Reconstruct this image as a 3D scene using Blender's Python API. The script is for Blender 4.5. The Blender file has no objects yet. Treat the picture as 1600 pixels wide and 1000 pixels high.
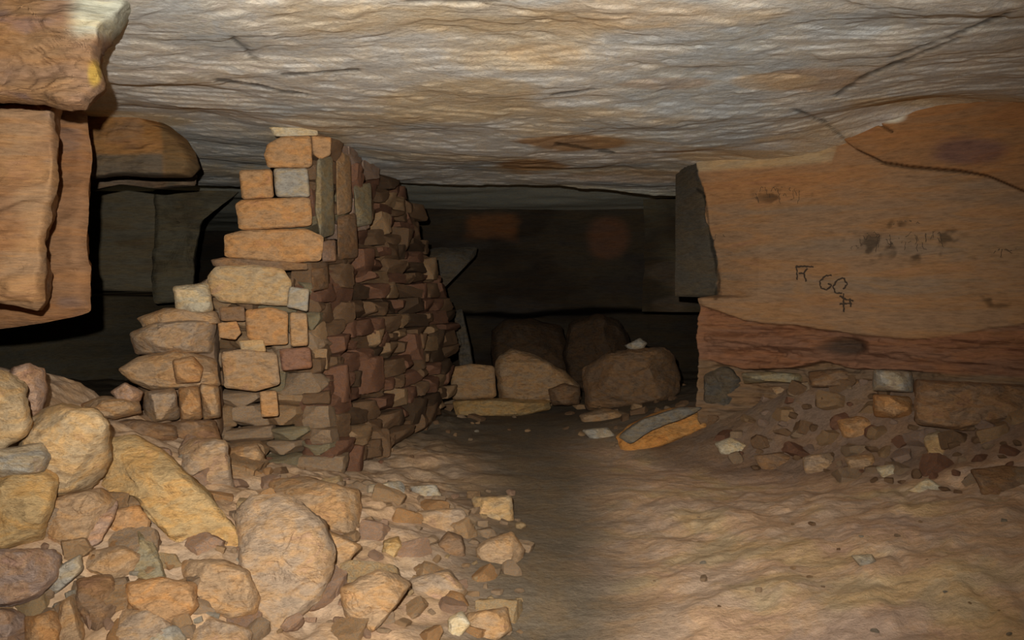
import bpy, math, random
import numpy as np
from mathutils import Vector

C = bpy.context.scene
COL = C.collection

# ------------------------------------------------------------------ camera, flash, exposure
F = 1400.0                                   # focal length in pixels of a 1600 px wide frame
PITCH = math.atan2(50.0, F)                  # horizon at y = 450
CAM = np.array([0.0, 0.0, 1.0])
cd = bpy.data.cameras.new('camera'); cam = bpy.data.objects.new('camera', cd); COL.objects.link(cam)
cd.sensor_width = 36.0; cd.lens = 36.0 * F / 1600.0; cd.clip_start = 0.05
cam.location = CAM; cam.rotation_euler = (math.pi / 2 - PITCH, 0, 0)
C.camera = cam
w = bpy.data.worlds.new('cave_dark'); C.world = w; w.use_nodes = True
w.node_tree.nodes['Background'].inputs[0].default_value = (1.0, 0.9, 0.75, 1)
w.node_tree.nodes['Background'].inputs[1].default_value = 0.001
C.view_settings.view_transform = 'Standard'; C.view_settings.look = 'None'
C.view_settings.exposure = 0.0; C.view_settings.gamma = 1.0; C.view_settings.use_curve_mapping = False
ld = bpy.data.lights.new('camera_flash', 'SPOT'); flash = bpy.data.objects.new('camera_flash', ld); COL.objects.link(flash)
flash.location = (-0.085, 0.0, 1.12); flash.rotation_euler = (math.radians(91), 0, math.radians(2))
ld.energy = 670; ld.color = (1.0, 0.96, 0.90); ld.shadow_soft_size = 0.012
ld.spot_size = math.radians(86); ld.spot_blend = 1.0

# ------------------------------------------------------------------ helpers
def P(px, py, Y):
    """World point seen at pixel (px, py) of the 1600 x 1000 photo at depth Y."""
    x = (px - 800.0) / F; y = -(py - 500.0) / F
    d = np.array([x, math.cos(PITCH) + y * math.sin(PITCH), -math.sin(PITCH) + y * math.cos(PITCH)])
    return CAM + d * (Y / d[1])

def proj(V):
    V = np.asarray(V, float) - CAM
    f = V[..., 1] * math.cos(PITCH) - V[..., 2] * math.sin(PITCH)
    u = V[..., 1] * math.sin(PITCH) + V[..., 2] * math.cos(PITCH)
    f = np.maximum(f, 0.05)
    return 800 + F * V[..., 0] / f, 500 - F * u / f

def _hash(ix, iy, iz, seed):
    h = (ix.astype(np.int64) * 374761393 + iy.astype(np.int64) * 668265263 + iz.astype(np.int64) * 2147483647 + seed * 974634777) & 0xFFFFFFFF
    h = ((h ^ (h >> 13)) * 1274126177) & 0xFFFFFFFF
    h = ((h ^ (h >> 16)) * 2246822519) & 0xFFFFFFFF
    return ((h ^ (h >> 15)) & 0xFFFFFF) / float(0xFFFFFF)

def vnoise(p, seed=0):
    i = np.floor(p); f = p - i; i = i.astype(np.int64); f = f * f * (3 - 2 * f)
    r = 0
    for a in (0, 1):
        wx = f[..., 0] if a else 1 - f[..., 0]
        for b in (0, 1):
            wy = f[..., 1] if b else 1 - f[..., 1]
            for c in (0, 1):
                wz = f[..., 2] if c else 1 - f[..., 2]
                r = r + wx * wy * wz * _hash(i[..., 0] + a, i[..., 1] + b, i[..., 2] + c, seed)
    return r * 2 - 1

def fbm(p, scale=(1, 1, 1), oct=4, seed=0, gain=0.5):
    p = np.asarray(p, float) * np.asarray(scale if hasattr(scale, '__len__') else (scale,) * 3, float)
    a = 1.0; r = 0; t = 0
    for k in range(oct):
        r = r + a * vnoise(p * (2.03 ** k) + 17.3 * k, seed + k * 7); t += a; a *= gain
    return r / t

def sstep(a, b, x):
    t = np.clip((x - a) / (b - a), 0, 1); return t * t * (3 - 2 * t)

def terrace(n, q, w=0.2):
    t = n / q; f = np.floor(t); return (f + sstep(1 - w, 1, t - f)) * q

def poly_y(pts, x):
    pts = np.array(pts, float); return np.interp(x, pts[:, 0], pts[:, 1])

def seg_dist(X, Y, pts):
    d = np.full(np.shape(X), 1e9)
    for (x0, y0), (x1, y1) in zip(pts[:-1], pts[1:]):
        dx, dy = x1 - x0, y1 - y0; t = np.clip(((X - x0) * dx + (Y - y0) * dy) / (dx * dx + dy * dy + 1e-9), 0, 1)
        d = np.minimum(d, np.hypot(X - x0 - t * dx, Y - y0 - t * dy))
    return d

SAT = 0.80                                   # the stone is duller than its names suggest
def srgb(*c):
    g = sum(c) / 3.0; c = [g + (v - g) * SAT for v in c]
    return [((v / 255.0) / 12.92 if v <= 10 else ((v / 255.0 + 0.055) / 1.055) ** 2.4) for v in c]

def mix(a, b, t):
    t = np.asarray(t)[..., None]; return a * (1 - t) + b * t

# ------------------------------------------------------------------ materials
def nodes_of(name):
    m = bpy.data.materials.new(name); m.use_nodes = True
    nt = m.node_tree; nt.nodes.clear(); return m, nt

def rock_material(name, source, stretch=(1, 1, 1), bump=0.6, mottle=0.5, fine=60.0, rough=0.9, hue=5.0):
    """Sandstone: base colour from a mesh colour layer or the object's colour, mottled with noise."""
    m, nt = nodes_of(name); N = nt.nodes; L = nt.links
    out = N.new('ShaderNodeOutputMaterial'); b = N.new('ShaderNodeBsdfPrincipled'); L.new(b.outputs[0], out.inputs[0])
    b.inputs['Roughness'].default_value = rough; b.inputs['Specular IOR Level'].default_value = 0.15
    geo = N.new('ShaderNodeNewGeometry'); mp = N.new('ShaderNodeMapping'); mp.inputs['Scale'].default_value = stretch
    L.new(geo.outputs['Position'], mp.inputs['Vector'])
    if source == 'object':
        oi = N.new('ShaderNodeObjectInfo'); base = oi.outputs['Color']
        tc = N.new('ShaderNodeTexCoord'); L.new(tc.outputs['Object'], mp.inputs['Vector'])
        ad = N.new('ShaderNodeVectorMath'); ad.operation = 'ADD'
        ml = N.new('ShaderNodeMath'); ml.operation = 'MULTIPLY'; ml.inputs[1].default_value = 40.0
        L.new(oi.outputs['Random'], ml.inputs[0]); L.new(mp.outputs[0], ad.inputs[0]); L.new(ml.outputs[0], ad.inputs[1])
        vec = ad.outputs[0]
    else:
        at = N.new('ShaderNodeAttribute'); at.attribute_name = 'tone'; base = at.outputs['Color']; vec = mp.outputs[0]
    def noise(scale, detail, rg=0.6, dist=0.0):
        n = N.new('ShaderNodeTexNoise'); n.inputs['Scale'].default_value = scale; n.inputs['Detail'].default_value = detail
        n.inputs['Roughness'].default_value = rg; n.inputs['Distortion'].default_value = dist; L.new(vec, n.inputs['Vector']); return n
    def ramp(fac, cols):
        r = N.new('ShaderNodeValToRGB'); L.new(fac, r.inputs[0]); e = r.color_ramp.elements
        e[0].position, e[0].color = cols[0][0], (*cols[0][1], 1); e[1].position, e[1].color = cols[-1][0], (*cols[-1][1], 1)
        for p, c in cols[1:-1]:
            k = e.new(p); k.color = (*c, 1)
        return r.outputs[0]
    def mul(a, bb, fac):
        x = N.new('ShaderNodeMix'); x.data_type = 'RGBA'; x.blend_type = 'MULTIPLY'; x.inputs[0].default_value = fac
        L.new(a, x.inputs[6]); L.new(bb, x.inputs[7]); return x.outputs[2]
    n1 = noise(hue, 5, 0.65, 0.8)
    c = mul(base, ramp(n1.outputs['Fac'], [(0.3, (0.86, 0.90, 0.95)), (0.45, (1.0, 1.0, 1.0)), (0.58, (1.18, 1.0, 0.72)), (0.72, (1.1, 0.92, 0.9))]), mottle)
    n2 = noise(26.0, 6, 0.7)
    c = mul(c, ramp(n2.outputs['Fac'], [(0.28, (0.55, 0.52, 0.5)), (0.5, (1.0, 1.0, 1.0)), (0.75, (1.3, 1.27, 1.22))]), mottle)
    n4 = noise(fine * 2.2, 3, 0.6)
    c = mul(c, ramp(n4.outputs['Fac'], [(0.3, (0.72, 0.7, 0.68)), (0.5, (1.0, 1.0, 1.0)), (0.72, (1.2, 1.2, 1.2))]), 0.5)
    L.new(c, b.inputs['Base Color'])
    n3 = noise(fine, 6, 0.72)
    bp1 = N.new('ShaderNodeBump'); bp1.inputs['Strength'].default_value = bump; bp1.inputs['Distance'].default_value = 0.006
    bp2 = N.new('ShaderNodeBump'); bp2.inputs['Strength'].default_value = bump; bp2.inputs['Distance'].default_value = 0.028
    L.new(n2.outputs['Fac'], bp2.inputs['Height']); L.new(n3.outputs['Fac'], bp1.inputs['Height'])
    L.new(bp2.outputs[0], bp1.inputs['Normal']); L.new(bp1.outputs[0], b.inputs['Normal'])
    return m

M_stone = rock_material('sandstone_block', 'object', (1, 1, 2.2), 0.7, 0.85, 50, hue=9.0)
M_ceiling = rock_material('ceiling_rock', 'tone', (1.5, 1.4, 1), 0.4, 0.36, 22)
M_wall = rock_material('bedded_sandstone', 'tone', (0.4, 0.4, 2.6), 0.5, 0.65, 30)
M_floor = rock_material('trodden_earth', 'tone', (1, 1, 1), 0.45, 0.5, 38)
M_char = nodes_of('charcoal')[0]
_nt = M_char.node_tree; _o = _nt.nodes.new('ShaderNodeOutputMaterial'); _b = _nt.nodes.new('ShaderNodeBsdfPrincipled')
_nt.links.new(_b.outputs[0], _o.inputs[0]); _b.inputs['Roughness'].default_value = 0.95; _b.inputs['Specular IOR Level'].default_value = 0.05
_n = _nt.nodes.new('ShaderNodeTexNoise'); _n.inputs['Scale'].default_value = 60; _r = _nt.nodes.new('ShaderNodeValToRGB')
_r.color_ramp.elements[0].color = (0.015, 0.011, 0.008, 1); _r.color_ramp.elements[1].color = (0.09, 0.06, 0.04, 1)
_nt.links.new(_n.outputs['Fac'], _r.inputs[0]); _nt.links.new(_r.outputs[0], _b.inputs['Base Color'])

# ------------------------------------------------------------------ mesh makers
def link_mesh(name, V, faces, mat, origin=None, parent=None, smooth=True, tone=None):
    V = np.asarray(V, float); o3 = np.zeros(3) if origin is None else np.asarray(origin, float)
    me = bpy.data.meshes.new(name); me.from_pydata((V - o3).tolist(), [], faces if isinstance(faces, list) else faces.tolist())
    if tone is not None:
        ca = me.color_attributes.new('tone', 'FLOAT_COLOR', 'POINT')
        ca.data.foreach_set('color', np.concatenate([np.clip(tone, 0, 1), np.ones((len(V), 1))], 1).astype(np.float32).ravel())
    me.polygons.foreach_set('use_smooth', [smooth] * len(me.polygons)); me.materials.append(mat); me.update()
    ob = bpy.data.objects.new(name, me); ob.location = o3; COL.objects.link(ob)
    if parent: ob.parent = parent
    return ob

def grid_faces(nu, nv, flip=False):
    a = np.arange(nu * nv).reshape(nu, nv)
    q = np.stack([a[:-1, :-1], a[1:, :-1], a[1:, 1:], a[:-1, 1:]], -1).reshape(-1, 4)
    return q[:, ::-1] if flip else q

def struct(ob, label=None):
    ob['kind'] = 'structure'
    if label: ob['label'] = label
    return ob

def tag(ob, label, cat, group=None):
    ob['label'] = label; ob['category'] = cat
    if group: ob['group'] = group

# ------------------------------------------------------------------ thin-plate surface through known points
class Surface:
    def __init__(self, pts, reg=1e-3):
        Q = np.array(pts); self.xy = Q[:, :2]; n = len(Q)
        K = self._k(self.xy, self.xy) + reg * np.eye(n); Pm = np.c_[np.ones(n), self.xy]
        A = np.block([[K, Pm], [Pm.T, np.zeros((3, 3))]]); self.c = np.linalg.solve(A, np.r_[Q[:, 2], 0, 0, 0])
    def _k(self, a, b):
        r2 = ((a[:, None, :] - b[None, :, :]) ** 2).sum(-1); return r2 * np.log(r2 + 1e-9) * 0.5
    def __call__(self, x, y):
        s = np.shape(x); q = np.c_[np.ravel(x), np.ravel(y)]; n = len(self.xy)
        return (self._k(q, self.xy) @ self.c[:n] + self.c[n] + q @ self.c[n + 1:]).reshape(s)

ground_pts = [P(*q) for q in [
    (-60, 1000, 2.25), (150, 1000, 2.3), (300, 1000, 2.35), (450, 1000, 2.4), (600, 1000, 2.45), (730, 1000, 2.55), (850, 1000, 2.62),
    (-60, 860, 2.45), (100, 860, 2.55), (230, 850, 2.65), (330, 880, 2.65), (430, 880, 2.75), (560, 880, 2.95), (700, 870, 3.15), (800, 900, 3.0),
    (-60, 740, 2.7), (80, 760, 2.8), (200, 740, 3.05), (300, 740, 3.3), (400, 780, 3.35), (560, 790, 3.6), (700, 800, 3.75), (820, 790, 4.1),
    (-60, 640, 2.95), (80, 660, 3.1), (170, 660, 3.5), (250, 660, 3.8), (340, 690, 3.85), (420, 735, 4.1), (560, 745, 4.3),
    (620, 700, 5.2), (700, 655, 6.4), (820, 650, 6.8), (820, 720, 5.0), (870, 850, 3.5),
    (1000, 1000, 2.55), (1000, 870, 3.35), (980, 760, 4.4), (1150, 880, 3.1), (1300, 1000, 2.35), (1600, 1000, 2.15), (1320, 850, 3.1), (1600, 850, 2.7),
    (1300, 770, 3.85), (1600, 775, 3.3), (1150, 715, 4.85), (1100, 650, 5.5), (1230, 690, 4.8), (1400, 710, 4.25), (1590, 710, 3.75), (1250, 620, 5.0), (1420, 640, 4.45), (1600, 650, 4.0)]]
ground_pts += [np.array(q) for q in [
    (-1.4, 4.8, .25), (-2.1, 5.0, .3), (-3.2, 5, .45), (-3.5, 3.2, .9), (-3.5, 2, 1.0), (-1.5, 7, .05), (-3.5, 7, .2), (0, 9, 0.0), (2, 9, 0.05), (-3, 9, 0.05), (0, 12.5, 0.05),
    (4, 12.5, .1), (-6, 12.5, .1), (-6, 6, .3), (4, 7, .6), (3, 4.2, .7), (3.5, 2.5, .6), (3, 1, .3), (0, .5, 0), (0, -1, 0), (-2, .5, .35), (-3, -1, .6), (3, -1, .3), (-1, 1.6, .17), (1, 1.6, .1)]]
G0 = Surface(ground_pts)

def ground_z(x, y):
    x = np.asarray(x, float); y = np.asarray(y, float); p = np.stack([x, y, 0 * x], -1)
    z = G0(x, y)
    path = np.exp(-((x - poly_y([(0, .15), (3, .15), (4, .18), (5, .2), (7, .1), (9, 0)], y)) / (0.3 + .03 * y)) ** 2)
    rough = 1 - 0.75 * path
    mound = sstep(-.05, -.5, x)
    z = z + fbm(p, 1.6, 4, 3) * 0.05 * rough + fbm(p, 7, 4, 9) * (0.022 + .02 * mound - .009 * sstep(.2, .6, x)) * rough
    z = z + mound * sstep(5, 4, y) * (.5 * terrace(.12 * fbm(p, 3.2, 3, 15), .028, .3) + .02)
    d = fbm(np.stack([(.9 * x - .42 * y) * 3.4, (.42 * x + .9 * y) * 1.3, 0 * x], -1) + .3 * fbm(p, 2, 2, 33)[..., None], 1.6, 5, 31, .55)
    z = z + (0.05 * np.abs(d) - .01) * sstep(.25, .7, x) * sstep(4.6, 3.9, y)
    return z

def hit_ground(px, py, y0=1.6, y1=12.0):
    ys = np.linspace(y0, y1, 500); pts = np.array([P(px, py, y) for y in ys])
    below = pts[:, 2] < ground_z(pts[:, 0], pts[:, 1])
    if not below.any(): return None
    return ys[np.argmax(below)]

# floor
ys = np.r_[np.linspace(-1, 1.7, 20), np.linspace(1.7, 5.4, 300)[1:], np.linspace(5.4, 13, 170)[1:]]
xs = np.r_[np.linspace(-7, -2.6, 50), np.linspace(-2.6, 2.9, 400)[1:], np.linspace(2.9, 6, 40)[1:]]
X, Y = np.meshgrid(xs, ys, indexing='ij'); Z = ground_z(X, Y)
V = np.stack([X, Y, Z], -1).reshape(-1, 3)
earth = np.array(srgb(212, 176, 142)); pathc = np.array(srgb(124, 108, 86)); dusty = np.array(srgb(186, 154, 120)); ochre = np.array(srgb(212, 180, 134)); pinkish = np.array(srgb(206, 170, 142))
xf, yf = V[:, 0], V[:, 1]
n = fbm(V * [1, 1, 0], 2.2, 4, 40); n2 = fbm(V * [1, 1, 0], 5, 4, 41)
tone = mix(earth[None], ochre[None], sstep(.05, .4, n2)); tone = mix(tone, pinkish[None], sstep(.0, .35, n))
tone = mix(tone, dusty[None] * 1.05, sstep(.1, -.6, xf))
heap = sstep(-.05, .25, (xf * .68 + yf * .73) - 4.05 - .1 * n) * sstep(.6, .9, xf); tone = mix(tone, np.array(srgb(132, 104, 82))[None], heap * .9)
pc = poly_y([(1, .08), (2.6, .12), (3.5, .18), (4.5, .15), (5.5, .05), (7, .05)], yf)
pm = np.exp(-(np.abs(xf - pc + .05 + n * .14) / (0.27 + .05 * np.clip(yf - 2, 0, 6))) ** 2.6)
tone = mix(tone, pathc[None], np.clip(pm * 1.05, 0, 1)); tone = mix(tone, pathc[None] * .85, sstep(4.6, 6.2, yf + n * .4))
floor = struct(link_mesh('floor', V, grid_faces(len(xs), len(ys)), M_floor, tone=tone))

# ceiling
ceil_pts = [P(*q) for q in [(800, 0, 2.5), (1600, 0, 2.4), (200, 0, 2.45), (-50, 0, 2.4), (480, 200, 4.35), (300, 180, 4.2), (640, 284, 6.4), (1050, 292, 6.2), (1065, 256, 5.4),
    (800, 150, 3.6), (800, 290, 6.5), (350, 285, 6.2), (240, 205, 4.7), (1300, 100, 3.2), (1200, 200, 4.2), (1330, 158, 3.8), (1600, 160, 4.05), (1420, 163, 4.3), (1290, 243, 4.85), (1150, 250, 5.15)]]
ceil_pts += [np.array(q) for q in [(-3.5, 3, 1.85), (-3.5, 5.5, 1.8), (-5, 6.5, 1.8), (3, 6, 1.75), (3.5, 3, 1.95), (0, 0, 1.85), (-2, -1, 1.9), (2, -1, 1.9), (0, 9, 1.75), (4, 9, 1.75), (-4, 9, 1.75)]]
C0 = Surface(ceil_pts)
ys = np.r_[np.linspace(-1, 2.0, 24), np.linspace(2.0, 5.0, 340)[1:], np.linspace(5.0, 6.9, 150)[1:], np.linspace(6.9, 13, 80)[1:]]
xs = np.r_[np.linspace(-7, -2.4, 60), np.linspace(-2.4, 2.7, 330)[1:], np.linspace(2.7, 6, 40)[1:]]
X, Y = np.meshgrid(xs, ys, indexing='ij'); p = np.stack([X, Y, 0 * X], -1)
Z = C0(X, np.minimum(Y, 6.6))
lip = 6.42 + .12 * fbm(p, (1.6, 0, 0), 3, 77) + .22 * sstep(.1, 1.2, X) - .1 * sstep(-1.2, -2, X)
near = sstep(lip + .03, lip, Y)
Z = Z * near + (1 - near) * (1.825 + .015 * fbm(p, 1, 3, 5))
Z = Z + .035 * fbm(p, (.5, .9, 1), 3, 8)
pw = p + .25 * np.stack([fbm(p, .8, 3, 24), fbm(p, .8, 3, 25), 0 * X], -1)
wv = fbm(pw, (2.0, 3.0, 1), 5, 21) * .05 + fbm(p, (.5, .7, 1), 2, 23) * .03
Z = Z - (.45 * terrace(wv, .011, .3) + .3 * wv) * (.35 + .65 * near)
Z = Z + .0035 * fbm(pw, (9, 12, 1), 4, 28)
V0 = np.stack([X, Y, Z], -1)
px, py = proj(V0)
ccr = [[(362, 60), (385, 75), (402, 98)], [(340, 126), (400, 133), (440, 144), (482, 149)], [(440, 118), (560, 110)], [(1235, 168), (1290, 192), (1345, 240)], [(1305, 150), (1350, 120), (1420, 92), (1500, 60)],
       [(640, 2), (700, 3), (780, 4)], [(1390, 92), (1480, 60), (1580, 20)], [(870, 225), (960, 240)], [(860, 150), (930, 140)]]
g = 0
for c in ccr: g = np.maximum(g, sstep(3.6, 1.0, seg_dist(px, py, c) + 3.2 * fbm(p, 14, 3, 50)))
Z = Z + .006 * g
V0 = np.stack([X, Y, Z], -1); V = V0.reshape(-1, 3); pxf, pyf = px.ravel(), py.ravel(); pf = p.reshape(-1, 3)
grey = np.array(srgb(206, 200, 188)); cool = np.array(srgb(186, 190, 188)); tan = np.array(srgb(206, 182, 142)); orange = np.array(srgb(186, 136, 78)); pale = np.array(srgb(222, 216, 206))
a = fbm(pf, (1.2, 1.8, 1), 4, 60); b2 = fbm(pf, (1.8, 2.6, 1), 4, 61)
tone = mix(grey[None], cool[None], sstep(.0, .35, a)); tone = mix(tone, tan[None], sstep(.12, .45, b2) * .7); tone = mix(tone, pale[None], sstep(.1, .4, -a) * .5)
wob = fbm(pf, (2, 5, 1), 4, 62)
for cx, cy, rx, ry, colr, s in [(700, 160, 130, 38, tan, .85), (560, 195, 110, 20, tan, .6), (895, 225, 75, 13, orange, .85), (830, 258, 60, 12, orange, .9), (1275, 124, 75, 20, orange, .5), (1210, 128, 60, 12, ochre, .6), (1450, 158, 190, 9, tan, .9),
                              (960, 20, 130, 22, ochre, .55), (850, 85, 60, 18, ochre, .5), (1180, 243, 130, 9, tan, .9), (740, 25, 130, 22, tan, .5), (490, 215, 60, 16, tan, .8), (200, 188, 110, 14, tan, .9), (1040, 130, 70, 10, orange, .35), (1000, 275, 120, 10, orange, .5)]:
    r = np.hypot((pxf - cx) / rx, (pyf - cy) / ry) + wob * .55
    tone = mix(tone, colr[None], sstep(1.15, .75, r) * s)
gx = 1 - sstep(900, 1600, pxf) * .0
tone = mix(tone, np.array(srgb(226, 226, 204))[None], sstep(6.3, 6.6, V[:, 1])); tone = tone * (1 - .65 * g.ravel()[:, None])  # crack shade is put into the tone; the bare grooves catch the flash
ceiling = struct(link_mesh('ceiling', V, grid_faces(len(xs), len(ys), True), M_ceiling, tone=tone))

# wall on the right: one squared block of bedded sandstone with an undercut base
nz, ns, nf = 330, 40, 470
zz = np.linspace(-.1, 2.05, nz)
def corner(z):
    jag = .03 * fbm(np.stack([0 * z, 0 * z, z], -1), 7, 4, 88, .65)
    c_top = P(1078, 270, 5.35); x = np.interp(z, [0.3, .94, .96, 1.2, 1.45, 1.6, 1.8], [1.10, 1.10, 1.235, 1.2, 1.145, 1.12, 1.06])
    return np.stack([x + jag, 5.3 + 0 * z, z], -1)
Cn = corner(zz); Vs = []
bx = np.where(zz > .945, 1.05, 2.1); back = np.stack([bx, np.where(zz > .945, 5.78, 6.5), zz], -1)
for j in range(ns): t = j / ns; Vs.append(back * (1 - t) + Cn * t)
plan = np.array([(1.14, 5.3), (1.7, 4.75), (2.36, 4.12), (3.0, 3.45), (3.4, 2.0), (3.4, -1.0)])
dist = np.r_[0, np.cumsum(np.hypot(*np.diff(plan, axis=0).T))]
uu = np.r_[np.linspace(0, 2.6, nf - 60), np.linspace(2.6, dist[-1], 61)[1:]]
for u in uu:
    q = np.array([np.interp(u, dist, plan[:, 0]), np.interp(u, dist, plan[:, 1])]); k = max(0, 1 - u / .35)
    Vs.append(np.stack([q[0] + (Cn[:, 0] - 1.14) * k, q[1] + 0 * zz, zz], -1))
V0 = np.array(Vs); px, py = proj(V0)
isf = (np.arange(len(Vs)) >= ns)[:, None] * np.ones(nz)[None]
off = .03 * fbm(V0, (1, 1, 2), 4, 90) + .6 * terrace(.035 * fbm(V0, (.8, .8, 7), 4, 91), .007, .35) + .006 * fbm(V0, (4, 4, 24), 4, 92)
wb = 3 * fbm(V0, 5, 3, 93)
crack = [(1235, 165), (1290, 192), (1345, 236), (1385, 256), (1425, 262), (1500, 268), (1545, 275), (1600, 298), (1680, 330)]
up = sstep(poly_y(crack, px) + 2 + wb, poly_y(crack, px) - 1 + wb, py) * sstep(1240, 1275, px)
off += .06 * up
lip1 = poly_y([(1050, 462), (1100, 478), (1160, 500), (1240, 508), (1330, 523), (1440, 528), (1500, 520), (1600, 505), (1700, 500)], px) + wb
lo = sstep(lip1 - 1, lip1 + 4, py); off -= .045 * lo
lo_n = .11 * terrace(fbm(V0, (1.6, 1.6, 13), 4, 94, .6), .12, .35) * lo; off += lo_n
lip2 = poly_y([(1090, 560), (1150, 578), (1230, 576), (1270, 566), (1330, 578), (1400, 580), (1600, 590)], px) + wb
lo2 = sstep(lip2 - 1, lip2 + 5, py); off -= .16 * lo2 * sstep(1080, 1160, px) * sstep(1500, 1380, px)
off += .03 * fbm(V0, 7, 4, 95) * lo2
hole = sstep(1.2, .5, np.hypot((px - 1310) / 40, (py - 543) / 16)); off -= .08 * hole
cr = sstep(3.2, .8, seg_dist(px, py, [(1090, 296), (1100, 303), (1104, 330), (1112, 385), (1125, 440), (1120, 465)]) + wb)
cr2 = sstep(2.6, .8, seg_dist(px, py, crack[2:]) + wb * .4); cr3 = sstep(2.5, .8, seg_dist(px, py, [(1350, 185), (1378, 195), (1400, 208)]))
off -= .02 * cr2 + .02 * cr3
off = off * (.25 + .75 * sstep(-1, 6, np.arange(len(Vs))[:, None] - ns + 6 * (isf < .5)))
nrm = np.zeros_like(V0); nrm[:ns] = (-.9, -.4, 0); nrm[ns:] = (-.68, -.73, 0)
far_i = np.where(uu > 2.7)[0] + ns; nrm[far_i] = (-1, -.15, 0)
V0 = V0 + nrm * off[..., None]
V = V0.reshape(-1, 3); pxf, pyf = px.ravel(), py.ravel()
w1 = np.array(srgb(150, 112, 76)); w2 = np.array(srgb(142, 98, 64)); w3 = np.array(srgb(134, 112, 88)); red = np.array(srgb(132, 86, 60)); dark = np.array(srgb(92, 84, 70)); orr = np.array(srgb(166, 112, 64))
a = fbm(V, (.9, .9, 3), 4, 100); b2 = fbm(V, (.7, .7, 9), 4, 101)
tone = mix(w1[None], w2[None], sstep(.0, .35, a)); tone = mix(tone, w3[None], sstep(.1, .45, b2) * .6)
tone = mix(tone, orr[None], sstep(330, 255, pyf + a * 40) * .75 * sstep(1500, 1200, pxf)); tone = mix(tone, orr[None] * .8, up.ravel() * .85)
tone = mix(tone, np.array(srgb(112, 76, 66))[None], sstep(.9, .5, np.hypot((pxf - 1520) / 90, (pyf - 240) / 28) + b2 * .6) * .8)
tone = mix(tone, red[None], lo.ravel() * .85); tone = mix(tone, np.array(srgb(120, 98, 72))[None], lo2.ravel() * .8)
tone = mix(tone, orr[None] * .8, sstep(.1, .5, b2) * lo.ravel() * .5)
tone = mix(tone, np.array(srgb(60, 52, 44))[None], hole.ravel() * .8)
edge = sstep(14, 4, pyf - poly_y([(1060, 258), (1300, 240), (1330, 165), (1700, 160)], pxf) + a * 12) * sstep(1340, 1280, pxf); tone = mix(tone, np.array(srgb(176, 150, 108))[None], edge * .8)
side = (1 - isf).ravel(); tone = mix(tone, dark[None] * 1.1, side)  # shade painted in: side face toned darker as the less lit side
tone = mix(tone, np.array(srgb(214, 204, 178))[None], sstep(1.1, .6, np.hypot((pxf - 1398) / 26, (pyf - 182) / 13) + b2 * .5) * .9)
# soot smears of the old, worn writing
sm = 0
for cx, cy, rx, ry in [(1230, 305, 70, 22), (1390, 380, 40, 16), (1430, 395, 60, 20), (1360, 385, 30, 30), (1545, 395, 60, 14), (1480, 370, 70, 16), (1330, 375, 20, 24), (1555, 470, 60, 16), (1400, 350, 24, 10)]:
    sm = np.maximum(sm, sstep(1.1, .3, np.hypot((pxf - cx) / rx, (pyf - cy) / ry)))
st = sstep(.12, .4, fbm(V, (14, 14, 16), 3, 103)); tone = tone * (1 - .6 * (sm * st)[:, None])
tone = tone * (1 - .6 * np.maximum(np.maximum(cr, cr2), cr3).ravel()[:, None])
wall_right = struct(link_mesh('wall_right', V, grid_faces(len(Vs), nz), M_wall, tone=tone))

# charcoal writing on the right wall: thin strokes that hug its surface
from mathutils.bvhtree import BVHTree
bvh = BVHTree.FromPolygons([tuple(v) for v in V], grid_faces(len(Vs), nz).tolist())
def stroke_mesh(lines, wd):
    VV, FF = [], []
    for ln in lines:
        pts = []
        for (x0, y0), (x1, y1) in zip(ln[:-1], ln[1:]):
            k = max(2, int(math.hypot(x1 - x0, y1 - y0) / 2.0))
            for i in range(k): pts.append((x0 + (x1 - x0) * i / k, y0 + (y1 - y0) * i / k))
        pts.append(ln[-1]); prev = None
        for i, (x, y) in enumerate(pts):
            x += .5 * math.sin(i * 1.7); y += .4 * math.cos(i * 2.3)
            d = Vector(P(x, y, 5) - CAM).normalized(); h = bvh.ray_cast(Vector(CAM), d)
            if h[0] is None: prev = None; continue
            j = min(i + 1, len(pts) - 1); k = max(i - 1, 0)
            t = Vector((pts[j][0] - pts[k][0], 0, -(pts[j][1] - pts[k][1]))); t = Vector((t.x * .74, -t.x * .67, t.z)).normalized()
            nn = Vector((-.68, -.73, 0)); s = nn.cross(t).normalized(); ww = wd * (.6 + .5 * abs(math.sin(i * .9 + x)))
            c = h[0] + nn * .0025; b = len(VV)
            VV += [tuple(c + s * ww), tuple(c + nn * .0012), tuple(c - s * ww)]
            if prev is not None: FF += [(prev, b, b + 1, prev + 1), (prev + 1, b + 1, b + 2, prev + 2)]
            prev = b
    return VV, FF
lines = [[(1245, 414), (1246, 437)], [(1243, 417), (1256, 416), (1272, 417)], [(1262, 419), (1256, 427), (1248, 427)], [(1256, 427), (1260, 440)],
         [(1300, 430), (1290, 431), (1281, 440), (1283, 450), (1292, 453), (1300, 446), (1294, 443)], [(1318, 434), (1308, 438), (1302, 448), (1306, 458), (1316, 458)], [(1318, 434), (1324, 444), (1318, 452)],
         [(1312, 462), (1322, 468), (1334, 470)], [(1318, 458), (1319, 488)], [(1312, 475), (1332, 474)], [(1328, 466), (1330, 480)]]
VV, FF = stroke_mesh(lines, .0048)
link_mesh('charcoal_writing', VV, FF, M_char, parent=wall_right)['label'] = 'black charcoal letters'
faint = []
rg = random.Random(5)
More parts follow.
